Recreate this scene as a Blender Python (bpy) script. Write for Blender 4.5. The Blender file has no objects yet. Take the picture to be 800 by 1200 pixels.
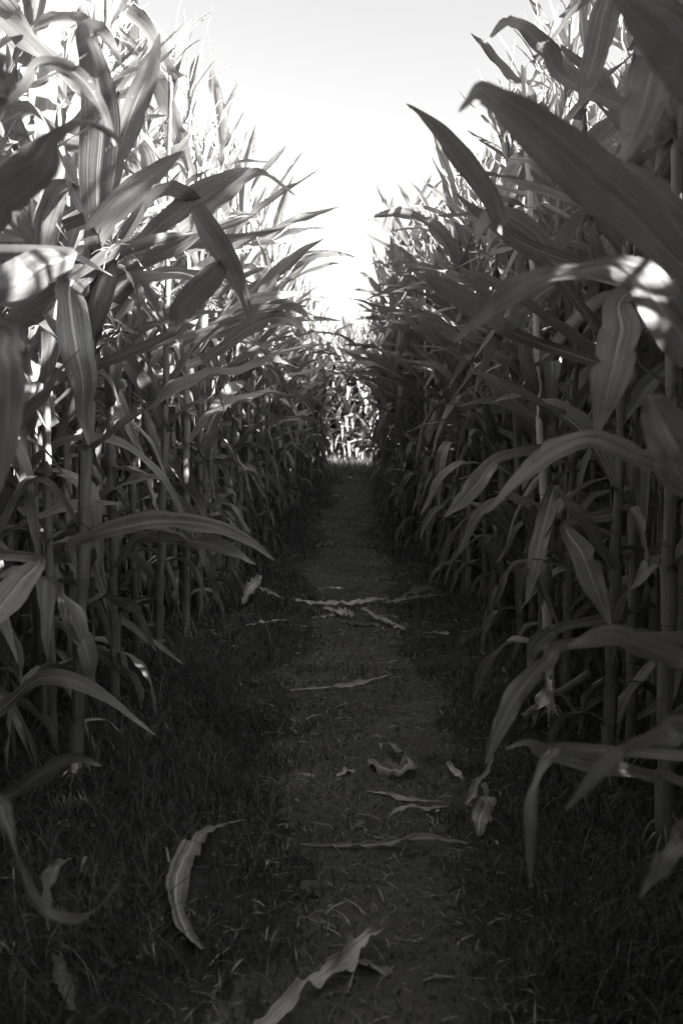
import bpy, math, random
import numpy as np
from mathutils import Vector, Matrix

random.seed(7)
R = np.random.default_rng(11)
PI = math.pi
scene = bpy.context.scene
COL = scene.collection

# ------------------------------------------------------------------ camera numbers (photo pixels 800 x 1200)
F = 1167.0
CAMZ = 1.05
PITCH = math.atan(92 / F)
YAW = math.atan(12 / F)
CAM = np.array([0.0, 0.0, CAMZ])
fw = np.array([-math.sin(YAW) * math.cos(PITCH), math.cos(YAW) * math.cos(PITCH), -math.sin(PITCH)])
rt = np.array([math.cos(YAW), math.sin(YAW), 0.0])
up = np.cross(rt, fw)


def P(px, py, d):
    return CAM + d * (fw + rt * (px - 400) / F + up * (600 - py) / F)


def sstep(a, b, x):
    t = np.clip((np.asarray(x, float) - a) / (b - a), 0, 1)
    return t * t * (3 - 2 * t)


def gz(x, y):
    x = np.asarray(x, float)
    y = np.asarray(y, float)
    z = 0.42 * sstep(4, 21, y)
    z = z + 0.012 * np.sin(2.3 * x + 1.7 * y) * np.cos(1.9 * y - 1.1 * x) + 0.008 * np.sin(5.1 * x - 3.7 * y)
    near = np.exp(-(x / 0.42) ** 2)
    return z - 0.035 * near


def G(px, py, h=0.0):
    """the point of the ground seen at a photo pixel, lifted by h"""
    v = fw + rt * (px - 400) / F + up * (600 - py) / F
    z = 0.0
    for _ in range(12):
        t = (z + h - CAMZ) / v[2]
        p = CAM + v * t
        z = float(gz(p[0], p[1]))
    return p


# ------------------------------------------------------------------ materials
def new_mat(name):
    m = bpy.data.materials.new(name)
    m.use_nodes = True
    nt = m.node_tree
    for n in list(nt.nodes):
        nt.nodes.remove(n)
    return m, nt


def N(nt, t, **kw):
    n = nt.nodes.new(t)
    for k, v in kw.items():
        if k in n.inputs:
            n.inputs[k].default_value = v
        else:
            setattr(n, k, v)
    return n


def lk(nt, a, ao, b, bi):
    nt.links.new(a.outputs[ao], b.inputs[bi])


def g3(v):
    return (v, v * 0.985, v * 0.965, 1)


def ramp(nt, stops):
    r = nt.nodes.new('ShaderNodeValToRGB')
    e = r.color_ramp.elements
    while len(e) < len(stops):
        e.new(0.5)
    for i, (p, v) in enumerate(stops):
        e[i].position = p
        e[i].color = g3(v) if not isinstance(v, tuple) else v
    return r


def leaf_mat(name, lo, hi, rib, trans, tmix, rough, spec=0.5, blotch=0.0):
    m, nt = new_mat(name)
    out = N(nt, 'ShaderNodeOutputMaterial')
    uv = N(nt, 'ShaderNodeUVMap')
    oi = N(nt, 'ShaderNodeObjectInfo')
    sep = N(nt, 'ShaderNodeSeparateXYZ')
    lk(nt, uv, 'UV', sep, 0)
    # fine veins running along the blade
    mp = N(nt, 'ShaderNodeMapping')
    mp.inputs['Scale'].default_value = (26, 1.3, 1)
    lk(nt, uv, 'UV', mp, 'Vector')
    off = N(nt, 'ShaderNodeCombineXYZ')
    mu = N(nt, 'ShaderNodeMath', operation='MULTIPLY')
    mu.inputs[1].default_value = 57.0
    lk(nt, oi, 'Random', mu, 0)
    lk(nt, mu, 0, off, 0)
    lk(nt, mu, 0, off, 1)
    lk(nt, off, 0, mp, 'Location')
    nz = N(nt, 'ShaderNodeTexNoise', Scale=1.0, Detail=3.0, Roughness=0.6)
    lk(nt, mp, 0, nz, 'Vector')
    mp2 = N(nt, 'ShaderNodeMapping')
    mp2.inputs['Scale'].default_value = (9, 0.7, 1)
    lk(nt, uv, 'UV', mp2, 'Vector')
    lk(nt, off, 0, mp2, 'Location')
    nz2 = N(nt, 'ShaderNodeTexNoise', Scale=1.0, Detail=2.0, Roughness=0.5)
    lk(nt, mp2, 0, nz2, 'Vector')
    nmix = N(nt, 'ShaderNodeMix', data_type='FLOAT')
    nmix.inputs[0].default_value = 0.55
    lk(nt, nz, 'Fac', nmix, 2)
    lk(nt, nz2, 'Fac', nmix, 3)
    # large patches
    tc = N(nt, 'ShaderNodeTexCoord')
    nb = N(nt, 'ShaderNodeTexNoise', Scale=9.0, Detail=4.0, Roughness=0.6)
    lk(nt, tc, 'Object', nb, 'Vector')
    mixn = N(nt, 'ShaderNodeMath', operation='MULTIPLY_ADD')
    mixn.inputs[1].default_value = 0.28
    lk(nt, nb, 'Fac', mixn, 0)
    mm = N(nt, 'ShaderNodeMath', operation='MULTIPLY')
    mm.inputs[1].default_value = 0.72
    lk(nt, nmix, 0, mm, 0)
    lk(nt, mm, 0, mixn, 2)
    cr = ramp(nt, [(0.40, lo), (0.60, hi)])
    lk(nt, mixn, 0, cr, 0)
    # per plant / per leaf value
    hs = N(nt, 'ShaderNodeHueSaturation')
    vr = N(nt, 'ShaderNodeMapRange')
    vr.inputs[3].default_value = 0.5
    vr.inputs[4].default_value = 1.65
    lk(nt, oi, 'Random', vr, 0)
    lk(nt, vr, 0, hs, 'Value')
    lk(nt, cr, 0, hs, 'Color')
    # dry tips and small lesions
    ns_ = N(nt, 'ShaderNodeTexNoise', Scale=75.0, Detail=2.0, Roughness=0.5)
    lk(nt, tc, 'Object', ns_, 'Vector')
    tip = N(nt, 'ShaderNodeMath', operation='MULTIPLY_ADD')
    tip.inputs[1].default_value = 0.30
    lk(nt, nb, 'Fac', tip, 0)
    lk(nt, sep, 1, tip, 2)
    tipm = N(nt, 'ShaderNodeMapRange')
    tipm.interpolation_type = 'SMOOTHSTEP'
    tipm.inputs[1].default_value = 1.02
    tipm.inputs[2].default_value = 1.13
    lk(nt, tip, 0, tipm, 0)
    spm = N(nt, 'ShaderNodeMapRange')
    spm.interpolation_type = 'SMOOTHSTEP'
    spm.inputs[1].default_value = 0.68
    spm.inputs[2].default_value = 0.73
    spm.inputs[4].default_value = 0.75
    lk(nt, ns_, 'Fac', spm, 0)
    dm = N(nt, 'ShaderNodeMath', operation='MAXIMUM')
    lk(nt, tipm, 0, dm, 0)
    lk(nt, spm, 0, dm, 1)
    dmx = N(nt, 'ShaderNodeMix', data_type='RGBA')
    dmx.inputs[7].default_value = g3(0.27)
    lk(nt, dm, 0, dmx, 0)
    lk(nt, hs, 0, dmx, 6)
    # midrib
    ab = N(nt, 'ShaderNodeMath', operation='SUBTRACT')
    ab.inputs[1].default_value = 0.5
    lk(nt, sep, 0, ab, 0)
    aa = N(nt, 'ShaderNodeMath', operation='ABSOLUTE')
    lk(nt, ab, 0, aa, 0)
    rr = N(nt, 'ShaderNodeMapRange')
    rr.interpolation_type = 'SMOOTHSTEP'
    rr.inputs[1].default_value = 0.022
    rr.inputs[2].default_value = 0.055
    rr.inputs[3].default_value = 1.0
    rr.inputs[4].default_value = 0.0
    lk(nt, aa, 0, rr, 0)
    fade = N(nt, 'ShaderNodeMapRange')
    fade.inputs[1].default_value = 0.35
    fade.inputs[2].default_value = 0.95
    fade.inputs[3].default_value = 1.0
    fade.inputs[4].default_value = 0.0
    lk(nt, sep, 1, fade, 0)
    rm = N(nt, 'ShaderNodeMath', operation='MULTIPLY')
    lk(nt, rr, 0, rm, 0)
    lk(nt, fade, 0, rm, 1)
    mx = N(nt, 'ShaderNodeMix', data_type='RGBA')
    mx.inputs[7].default_value = g3(rib)
    lk(nt, rm, 0, mx, 0)
    lk(nt, dmx, 2, mx, 6)
    bp = N(nt, 'ShaderNodeBump', Strength=0.6, Distance=0.005)
    lk(nt, nz, 'Fac', bp, 'Height')
    pr = N(nt, 'ShaderNodeBsdfPrincipled', Roughness=rough)
    pr.inputs['Specular IOR Level'].default_value = spec
    lk(nt, mx, 2, pr, 'Base Color')
    lk(nt, bp, 0, pr, 'Normal')
    tr = N(nt, 'ShaderNodeBsdfTranslucent')
    th = N(nt, 'ShaderNodeMix', data_type='RGBA', blend_type='MULTIPLY')
    th.inputs[0].default_value = 0.6
    th.inputs[6].default_value = g3(trans)
    sc = ramp(nt, [(0.38, 0.35), (0.62, 1.0)])
    lk(nt, mixn, 0, sc, 0)
    lk(nt, sc, 0, th, 7)
    lk(nt, th, 2, tr, 'Color')
    ms = N(nt, 'ShaderNodeMixShader')
    tf = N(nt, 'ShaderNodeMapRange')
    tf.inputs[3].default_value = tmix
    tf.inputs[4].default_value = tmix * 0.7
    lk(nt, rm, 0, tf, 0)
    lk(nt, tf, 0, ms, 0)
    lk(nt, pr, 0, ms, 1)
    lk(nt, tr, 0, ms, 2)
    lk(nt, ms, 0, out, 0)
    return m


M_LEAF = leaf_mat('corn_leaf', 0.06, 0.21, 0.36, 0.42, 0.26, 0.32, 0.7)
M_DRY = leaf_mat('dry_leaf', 0.10, 0.22, 0.26, 0.25, 0.22, 0.7, 0.25)
M_FALLEN = leaf_mat('fallen_leaf', 0.20, 0.62, 0.66, 0.3, 0.12, 0.75, 0.25)


def simple_mat(name, lo, hi, scale, rough, stretch=(1, 1, 1), bump=0.3, dist=0.003, spec=0.35, rand=0.3):
    m, nt = new_mat(name)
    out = N(nt, 'ShaderNodeOutputMaterial')
    tc = N(nt, 'ShaderNodeTexCoord')
    mp = N(nt, 'ShaderNodeMapping')
    mp.inputs['Scale'].default_value = stretch
    lk(nt, tc, 'Object', mp, 'Vector')
    nz = N(nt, 'ShaderNodeTexNoise', Scale=scale, Detail=5.0, Roughness=0.62)
    lk(nt, mp, 0, nz, 'Vector')
    cr = ramp(nt, [(0.3, lo), (0.7, hi)])
    lk(nt, nz, 'Fac', cr, 0)
    oi = N(nt, 'ShaderNodeObjectInfo')
    vr = N(nt, 'ShaderNodeMapRange')
    vr.inputs[3].default_value = 1 - rand
    vr.inputs[4].default_value = 1 + rand
    lk(nt, oi, 'Random', vr, 0)
    hs = N(nt, 'ShaderNodeHueSaturation')
    lk(nt, vr, 0, hs, 'Value')
    lk(nt, cr, 0, hs, 'Color')
    bp = N(nt, 'ShaderNodeBump', Strength=bump, Distance=dist)
    lk(nt, nz, 'Fac', bp, 'Height')
    pr = N(nt, 'ShaderNodeBsdfPrincipled', Roughness=rough)
    pr.inputs['Specular IOR Level'].default_value = spec
    lk(nt, hs, 0, pr, 'Base Color')
    lk(nt, bp, 0, pr, 'Normal')
    lk(nt, pr, 0, out, 0)
    return m


M_STALK = simple_mat('corn_stalk', 0.12, 0.24, 14, 0.45, (6, 6, 0.5), 0.2, 0.002)
M_NODE = simple_mat('stalk_node', 0.075, 0.15, 40, 0.6)
M_PALE = simple_mat('dead_stalk', 0.38, 0.62, 14, 0.6, (6, 6, 0.6), 0.3, 0.002)
M_HUSK = simple_mat('ear_husk', 0.09, 0.17, 30, 0.5, (5, 5, 0.4), 0.4, 0.003)
M_SILK = simple_mat('corn_silk', 0.25, 0.40, 30, 0.5)
M_TASSEL = simple_mat('corn_tassel', 0.28, 0.45, 60, 0.7)
M_STONE = simple_mat('field_stone', 0.07, 0.16, 22, 0.85, bump=0.8, dist=0.01)
M_WEED = simple_mat('weed_leaf', 0.025, 0.06, 12, 0.5)


def soil_mat(name, lo, hi):
    m, nt = new_mat(name)
    out = N(nt, 'ShaderNodeOutputMaterial')
    tc = N(nt, 'ShaderNodeTexCoord')
    n1 = N(nt, 'ShaderNodeTexNoise', Scale=2.2, Detail=8.0, Roughness=0.62)
    n2 = N(nt, 'ShaderNodeTexNoise', Scale=55.0, Detail=6.0, Roughness=0.7)
    n3 = N(nt, 'ShaderNodeTexVoronoi', Scale=70.0)
    for n in (n1, n2, n3):
        lk(nt, tc, 'Object', n, 'Vector')
    a = N(nt, 'ShaderNodeMath', operation='MULTIPLY_ADD')
    a.inputs[1].default_value = 0.5
    h = N(nt, 'ShaderNodeMath', operation='MULTIPLY')
    h.inputs[1].default_value = 0.5
    lk(nt, n2, 'Fac', h, 0)
    lk(nt, n1, 'Fac', a, 0)
    lk(nt, h, 0, a, 2)
    cr = ramp(nt, [(0.32, lo), (0.7, hi)])
    lk(nt, a, 0, cr, 0)
    hh = N(nt, 'ShaderNodeMath', operation='MULTIPLY_ADD')
    hh.inputs[1].default_value = 0.5
    lk(nt, n3, 'Distance', hh, 0)
    lk(nt, n2, 'Fac', hh, 2)
    bp = N(nt, 'ShaderNodeBump', Strength=0.9, Distance=0.012)
    lk(nt, hh, 0, bp, 'Height')
    pr = N(nt, 'ShaderNodeBsdfPrincipled', Roughness=0.95)
    pr.inputs['Specular IOR Level'].default_value = 0.15
    lk(nt, cr, 0, pr, 'Base Color')
    lk(nt, bp, 0, pr, 'Normal')
    lk(nt, pr, 0, out, 0)
    return m


M_SOIL = soil_mat('field_soil', 0.026, 0.085)
M_PATH = soil_mat('trodden_soil', 0.05, 0.175)


def blade_mat(name, stops, tmix=0.25):
    """blades carry a random number in uv.x: fresh blades, dull ones, dead straw"""
    m, nt = new_mat(name)
    out = N(nt, 'ShaderNodeOutputMaterial')
    uv = N(nt, 'ShaderNodeUVMap')
    sep = N(nt, 'ShaderNodeSeparateXYZ')
    lk(nt, uv, 'UV', sep, 0)
    cr = ramp(nt, stops)
    lk(nt, sep, 0, cr, 0)
    pr = N(nt, 'ShaderNodeBsdfPrincipled', Roughness=0.5)
    pr.inputs['Specular IOR Level'].default_value = 0.35
    lk(nt, cr, 0, pr, 'Base Color')
    tr = N(nt, 'ShaderNodeBsdfTranslucent')
    lk(nt, cr, 0, tr, 'Color')
    ms = N(nt, 'ShaderNodeMixShader')
    ms.inputs[0].default_value = tmix
    lk(nt, pr, 0, ms, 1)
    lk(nt, tr, 0, ms, 2)
    lk(nt, ms, 0, out, 0)
    return m


M_GRASS = blade_mat('meadow_grass', [(0.0, 0.026), (0.55, 0.068), (0.82, 0.12), (1.0, 0.36)])
M_STRAW = blade_mat('dead_straw', [(0.0, 0.10), (1.0, 0.36)], 0.1)


# ------------------------------------------------------------------ mesh helpers
def mesh_from(name, V, Q, UV=None, mats=(), mi=None, smooth=True):
    V = np.asarray(V, np.float32)
    Q = np.asarray(Q, np.int32)
    me = bpy.data.meshes.new(name)
    me.vertices.add(len(V))
    me.vertices.foreach_set('co', V.ravel())
    me.loops.add(Q.size)
    me.loops.foreach_set('vertex_index', Q.ravel())
    me.polygons.add(len(Q))
    me.polygons.foreach_set('loop_start', np.arange(0, Q.size, Q.shape[1], dtype=np.int32))
    if smooth:
        me.polygons.foreach_set('use_smooth', np.ones(len(Q), bool))
    if UV is not None:
        ul = me.uv_layers.new(name='UVMap')
        ul.data.foreach_set('uv', np.asarray(UV, np.float32)[Q.ravel()].ravel())
    for m in mats:
        me.materials.append(m)
    if mi is not None:
        me.polygons.foreach_set('material_index', np.asarray(mi, np.int32))
    me.update(calc_edges=True)
    return me


def obj(name, me, parent=None, loc=None, rot=None, scl=None):
    o = bpy.data.objects.new(name, me)
    COL.objects.link(o)
    if parent is not None:
        o.parent = parent
    if loc is not None:
        o.location = loc
    if rot is not None:
        o.rotation_euler = rot
    if scl is not None:
        o.scale = (scl,) * 3 if not isinstance(scl, tuple) else scl
    return o


def tag(o, label=None, cat=None, group=None, kind=None):
    for k, v in (('label', label), ('category', cat), ('group', group), ('kind', kind)):
        if v:
            o[k] = v
    return o


def grid_quads(n, m):
    """(n+1) x (m+1) vertices"""
    i, j = np.meshgrid(np.arange(n), np.arange(m), indexing='ij')
    a = i * (m + 1) + j
    return np.stack([a, a + 1, a + m + 2, a + m + 1], -1).reshape(-1, 4)


def rot_cols(T, S, ang):
    """side and normal of a ribbon, rolled by ang about its tangent"""
    Nn = np.cross(T, S)
    Nn /= np.linalg.norm(Nn, axis=1, keepdims=True) + 1e-9
    c, s = np.cos(ang)[:, None], np.sin(ang)[:, None]
    return S * c + Nn * s, Nn * c - S * s


def ribbon(C, S, Nn, hw, nac, fold, ripple, freq, rng, curl=0.0):
    """blade surface around the line C: V fold on the midrib, wavy margins"""
    n = len(C)
    u = np.linspace(-1, 1, nac + 1)
    s = np.linspace(0, 1, n)
    ph = rng.uniform(0, 6.28, 4)
    env = np.sin(np.clip(s * 1.05, 0, 1) * PI) ** 0.6
    wl = np.sin(s * freq * 6.28 + ph[0]) * 0.7 + np.sin(s * freq * 14.1 + ph[1]) * 0.4
    wr = np.sin(s * freq * 5.5 + ph[2]) * 0.7 + np.sin(s * freq * 12.7 + ph[3]) * 0.4
    marg = []
    for _ in range(2):
        kn = max(6, n // 2)
        mm_ = 1 - 0.10 * np.interp(s, np.linspace(0, 1, kn), rng.random(kn))
        for _k in range(rng.integers(0, 3)):
            mm_ *= 1 - rng.uniform(0.15, 0.5) * np.exp(-((s - rng.uniform(0.25, 0.95)) / 0.022) ** 2)
        marg.append(mm_)
    V = np.zeros((n, nac + 1, 3))
    for k, uu in enumerate(u):
        w = wl if uu < 0 else wr
        lift = fold * abs(uu) * hw + ripple * env * w * uu * uu - curl * hw * uu * uu
        V[:, k] = C + S * (uu * hw * (marg[0] if uu < 0 else marg[1] if uu > 0 else 1.0))[:, None] + Nn * lift[:, None]
    UV = np.zeros((n, nac + 1, 2))
    UV[..., 0] = (u * 0.5 + 0.5)[None, :]
    UV[..., 1] = s[:, None]
    return V.reshape(-1, 3), grid_quads(n - 1, nac), UV.reshape(-1, 2)


def leaf_arrays(kind, rng, nseg=24, nac=6, dry=False):
    U = rng.uniform
    L, W = U(0.62, 0.86), U(0.092, 0.12)
    bend, bw, tw, drift = U(0.35, 0.6), U(0.35, 0.6), U(-1.1, 1.1), U(-0.8, 0.8)
    if kind == 'up':
        th0, th1, L, W = U(0.12, 0.32), U(0.35, 0.95), U(0.55, 0.82), U(0.072, 0.105)
    elif kind == 'arch':
        th0, th1 = U(0.35, 0.65), U(1.35, 2.0)
    elif kind == 'out':
        th0, th1 = U(0.45, 0.8), U(0.9, 1.5)
    elif kind == 'droop':
        th0, th1, bend = U(0.5, 0.9), U(2.6, 3.0), U(0.2, 0.4)
    elif kind == 'snap':
        th0, th1, bw, bend = U(0.35, 0.6), U(2.3, 2.8), 0.1, U(0.35, 0.6)
    rip, fold, curl, freq = U(0.008, 0.021), U(0.1, 0.5), 0.0, U(1.4, 2.4)
    if dry:
        L, W = U(0.35, 0.7), U(0.04, 0.075)
        th0, th1, bend = U(0.7, 1.3), U(2.8, 3.2), U(0.1, 0.3)
        tw, rip, curl, fold, freq = U(-3, 3), U(0.008, 0.02), U(-0.7, 0.7), U(0.2, 0.7), U(2, 3.5)
    s = np.linspace(0, 1, nseg + 1)
    th = th0 + (th1 - th0) * sstep(bend - bw, bend + bw, s)
    a0 = th0 - th[0]
    th = th + a0 * (1 - s)
    th = th + U(0.05, 0.2) * np.sin(s * U(6, 11) + U(0, 6)) * s
    ph = drift * s ** 1.6 + U(0.05, 0.2) * np.sin(s * U(5, 9) + U(0, 6)) * s
    T = np.stack([np.sin(th) * np.cos(ph), np.sin(th) * np.sin(ph), np.cos(th)], 1)
    C = np.zeros((nseg + 1, 3))
    C[1:] = np.cumsum((T[1:] + T[:-1]) * 0.5 * L / nseg, 0)
    S = np.stack([-np.sin(ph), np.cos(ph), np.zeros_like(ph)], 1)
    ang = tw * sstep(0.1, 1.0, s) + (0.25 * np.sin(s * U(4, 8) + U(0, 6)) * s)
    S, Nn = rot_cols(T, S, ang)
    prof = (0.5 + 0.5 * sstep(0, 0.3, s)) * np.clip(1 - s ** 2.1, 0, 1) ** 0.85
    hw = np.maximum(W * 0.5 * prof, 0.0009)
    f = fold + 1.3 * np.exp(-s / 0.045)
    return ribbon(C, S, Nn, hw, nac, f, rip, freq, rng, curl)


def tube(pts, rad, ns, cap=False):
    pts = np.asarray(pts, float)
    n = len(pts)
    rad = np.broadcast_to(rad, (n,))
    T = np.gradient(pts, axis=0)
    T /= np.linalg.norm(T, axis=1, keepdims=True) + 1e-9
    ref = np.array([0.31, 0.95, 0.05])
    A = np.cross(T, ref)
    A /= np.linalg.norm(A, axis=1, keepdims=True) + 1e-9
    B = np.cross(T, A)
    a = np.linspace(0, 2 * PI, ns, endpoint=False)
    V = pts[:, None] + rad[:, None, None] * (A[:, None] * np.cos(a)[None, :, None] + B[:, None] * np.sin(a)[None, :, None])
    Q = []
    for i in range(n - 1):
        for k in range(ns):
            Q.append((i * ns + k, i * ns + (k + 1) % ns, (i + 1) * ns + (k + 1) % ns, (i + 1) * ns + k))
    return V.reshape(-1, 3), np.array(Q)


def join(parts):
    """[(V,Q,UV,mat index)] -> one set of arrays"""
    Vs, Qs, Us, Ms, o = [], [], [], [], 0
    for V, Q, U_, mi in parts:
        Vs.append(V)
        Qs.append(Q + o)
        Us.append(np.full((len(V), 2), 0.25) if U_ is None else U_)
        Ms.append(np.full(len(Q), mi))
        o += len(V)
    return np.concatenate(Vs), np.concatenate(Qs), np.concatenate(Us), np.concatenate(Ms)


# ------------------------------------------------------------------ corn parts
KINDS = ['up', 'arch', 'out', 'droop', 'snap']
COUNT = {'up': 22, 'arch': 24, 'out': 34, 'droop': 12, 'snap': 18}
LIB = {k: [leaf_arrays(k, R) for _ in range(COUNT[k])] for k in KINDS}
LIB['dry'] = [leaf_arrays('dry', R, dry=True) for _ in range(26)]
LOW = {k: [leaf_arrays(k, R, 9, 2) for _ in range(8)] for k in KINDS}
LOW['dry'] = [leaf_arrays('dry', R, 7, 2, dry=True) for _ in range(6)]
LMESH = {k: [mesh_from('corn_leaf_' + k, *a, mats=[M_DRY if k == 'dry' else M_LEAF]) for a in v] for k, v in LIB.items()}


def stalk_arrays(rng, ns=10, low=False):
    """jointed stalk with swollen nodes and leaf sheaths; returns arrays and the nodes"""
    H = 2.45
    zs, z = [], 0.05
    step = 0.10
    while z < H - 0.12:
        zs.append(z)
        step = min(0.178, step + 0.03) * rng.uniform(0.93, 1.07)
        z += step
    pts, rad = [(0, 0, -0.06)], [0.018]
    x = y = 0.0
    bend = rng.uniform(-0.05, 0.05, 2)
    nodes = []
    for i, zz in enumerate(zs):
        f = zz / H
        r = 0.0175 * (1 - 0.60 * f)
        x = bend[0] * f * f + (0.002 if i % 2 else -0.002)
        y = bend[1] * f * f
        nodes.append((x, y, zz))
        if low:
            pts.append((x, y, zz))
            rad.append(r)
        else:
            pts += [(x, y, zz - 0.012), (x, y, zz), (x, y, zz + 0.014), (x, y, zz + 0.075)]
            rad += [r * 0.95, r * 1.12, r * 0.99, r * 0.93]
    pts.append((bend[0], bend[1], H))
    rad.append(0.004)
    V, Q = tube(pts, np.array(rad), 4 if low else ns)
    if low or ns < 10:
        return V, Q, nodes
    seg = np.arange(len(pts) - 1)
    mi = np.repeat(np.isin((seg - 1) % 4, (1,)) & (seg > 0), ns).astype(int)
    parts = [(V, Q, None, 0)]
    for zz, (nx, ny, _) in zip(zs, nodes):               # leaf sheaths wrapped round the stalk
        r = 0.0175 * (1 - 0.60 * zz / H)
        a0, hh = rng.uniform(0, 6.28), rng.uniform(0.10, 0.14)
        A = a0 + np.linspace(-2.7, 2.7, 12)
        tz = np.linspace(0, 1, 6)
        rr = r * (1.10 + 0.10 * tz[:, None] + 0.25 * (tz[:, None] ** 4) * np.abs(np.linspace(-1, 1, 12))[None])
        top = hh * (1 - 0.12 * np.cos(A - a0))
        SV = np.stack([nx + rr * np.cos(A), ny + rr * np.sin(A), zz + 0.003 + tz[:, None] * top[None]], -1).reshape(-1, 3)
        parts.append((SV, grid_quads(5, 11), None, 0))
    for k in range(9):                                   # brace roots
        a = k * 2.4 + rng.uniform(-0.4, 0.4)
        t = np.linspace(0, 1, 5)
        h = rng.uniform(0.03, 0.10)
        p = np.stack([math.cos(a) * (0.012 + 0.05 * t ** 0.8), math.sin(a) * (0.012 + 0.05 * t ** 0.8), h - (h + 0.03) * t ** 1.6], 1)
        parts.append((*tube(p, 0.0032, 5), None, 0))
    v, q, _, m = join(parts)
    m[:len(mi)] = mi
    return v, q, nodes, m


def tassel_arrays(rng, low=False):
    parts = []
    nb = rng.integers(5, 9)
    for b in range(nb + 1):
        L = rng.uniform(0.16, 0.26) if b else rng.uniform(0.28, 0.36)
        az = rng.uniform(0, 6.28)
        el = rng.uniform(0.25, 0.75) if b else 0.05
        k = 4 if low else 9
        t = np.linspace(0, 1, k)
        th = el + t * rng.uniform(0.0, 0.7) * (1 if b else 0.4)
        d = np.stack([np.sin(th) * math.cos(az), np.sin(th) * math.sin(az), np.cos(th)], 1)
        p = np.cumsum(d * L / k, 0) + np.array([0, 0, rng.uniform(-0.02, 0.07) if b else 0])
        r = 0.0028 + (0.0015 * (np.arange(k) % 2) if not low else 0.0008)
        r = r * np.linspace(1, 0.5, k)
        parts.append((*tube(p, r, 3 if low else 5), None, 2))
    return join(parts)


def ear_arrays(rng):
    t = np.linspace(0, 1, 15)
    L = rng.uniform(0.22, 0.27)
    r = 0.029 * np.clip(np.sin(PI * np.clip(t * 0.80 + 0.10, 0, 1)), 0.01, 1) ** 0.75 * (1 - 0.45 * t ** 3)
    p = np.stack([0.02 * np.sin(t * 1.5), 0 * t, t * L], 1)
    parts = [(*tube(p, r, 14), None, 0)]
    for k in range(3):                                   # loose husk tips
        q = rng.uniform(0, 6.28)
        tt = np.linspace(0, 1, 6)
        C = np.stack([math.cos(q) * (0.012 + 0.05 * tt ** 2), math.sin(q) * (0.012 + 0.05 * tt ** 2), L * 0.84 + 0.10 * tt], 1)
        T = np.gradient(C, axis=0)
        T /= np.linalg.norm(T, axis=1, keepdims=True)
        S = np.tile(np.array([-math.sin(q), math.cos(q), 0]), (6, 1))
        S, Nn = rot_cols(T, S, 0 * tt)
        parts.append((*ribbon(C, S, Nn, 0.013 * (1 - tt ** 2) + 0.0006, 2, 0.3, 0.002, 1, rng), 0))
    return join(parts), L


def silk_arrays(rng, L):
    parts = []
    for k in range(46):
        az, el = rng.uniform(0, 6.28), rng.uniform(0.1, 1.5)
        t = np.linspace(0, 1, 6)
        th = el + t * rng.uniform(0.4, 1.9)
        a = az + t * rng.uniform(-1.5, 1.5)
        d = np.stack([np.sin(th) * np.cos(a), np.sin(th) * np.sin(a), np.cos(th)], 1)
        p = np.cumsum(d * rng.uniform(0.045, 0.085) / 6, 0) + np.array([0.02, 0, L * 0.97])
        parts.append((*tube(p, 0.0009, 3), None, 0))
    return join(parts)


STALKS = []
for i in range(9):
    V, Q, nodes, m_ = stalk_arrays(R)
    STALKS.append((mesh_from('corn_stalk', V, Q, mats=[M_STALK, M_NODE], mi=m_), nodes, (V, Q, m_)))
PALE_STALK = mesh_from('dead_corn_stalk', STALKS[0][2][0], STALKS[0][2][1], mats=[M_PALE, M_STALK], mi=STALKS[0][2][2])
TASSELS = []
for i in range(7):
    a = tassel_arrays(R)
    TASSELS.append(mesh_from('corn_tassel', a[0], a[1], a[2], [M_TASSEL]))
EARS = []
for i in range(4):
    a, L = ear_arrays(R)
    s = silk_arrays(R, L)
    EARS.append((mesh_from('corn_ear', a[0], a[1], a[2], [M_HUSK]), mesh_from('corn_silk', s[0], s[1], s[2], [M_SILK])))


def pick_kind(f, rng, toward):
    """kind of blade by its height on the plant (0 bottom, 1 top)"""
    r = rng.random()
    if f < 0.12:
        table = (('dry', 0.75),)
    elif f < 0.30:
        table = (('dry', 0.55), ('snap', 0.70), ('out', 0.84), ('arch', 0.92), ('droop', 1.0))
    elif f < 0.52:
        table = (('out', 0.42), ('arch', 0.62), ('snap', 0.78), ('up', 0.88), ('droop', 0.94), ('dry', 1.0))
    elif f < 0.80:
        table = (('out', 0.50), ('up', 0.72), ('arch', 0.87), ('snap', 1.0))
    else:
        table = (('up', 0.70), ('out', 0.90), ('arch', 1.0))
    for k, p in table:
        if r < p:
            return k
    return None


def leaf_plan(nodes, rng, side_ang, avoid=None, wild=0.55, trim=False):
    """which blade leaves which node, in which direction"""
    plan = []
    for i, (x, y, z) in enumerate(nodes):
        f = z / 2.4
        k = pick_kind(f, rng, True)
        if k is None:
            continue
        a = side_ang + (PI if i % 2 else 0) + rng.normal(0, wild)
        if avoid is not None and math.cos(a - avoid) > -0.1 and k != 'up':
            a += PI
        if f > 0.78 and k != 'up' and math.cos(a - side_ang) > -0.2:
            k = 'up'
        sc = rng.uniform(0.85, 1.08) * (0.72 + 0.36 * sstep(0.12, 0.5, f))
        if trim and f > 0.55 and math.cos(a - side_ang) > 0.1:
            sc *= 0.62
        plan.append((k, (x, y, z + 0.10 + 0.05 * rng.random()), a, sc, rng.normal(0, 0.06)))
        if f < 0.62 and rng.random() < 0.42:
            k2 = ('dry', 'snap', 'droop', 'out', 'dry')[rng.integers(5)]
            a2 = a + PI + rng.normal(0, 0.9)
            if avoid is None or math.cos(a2 - avoid) < -0.1:
                plan.append((k2, (x, y, z + 0.06), a2, rng.uniform(0.5, 0.85), rng.normal(0, 0.1)))
    return plan


ears_at = (5, 6, 7)


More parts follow.
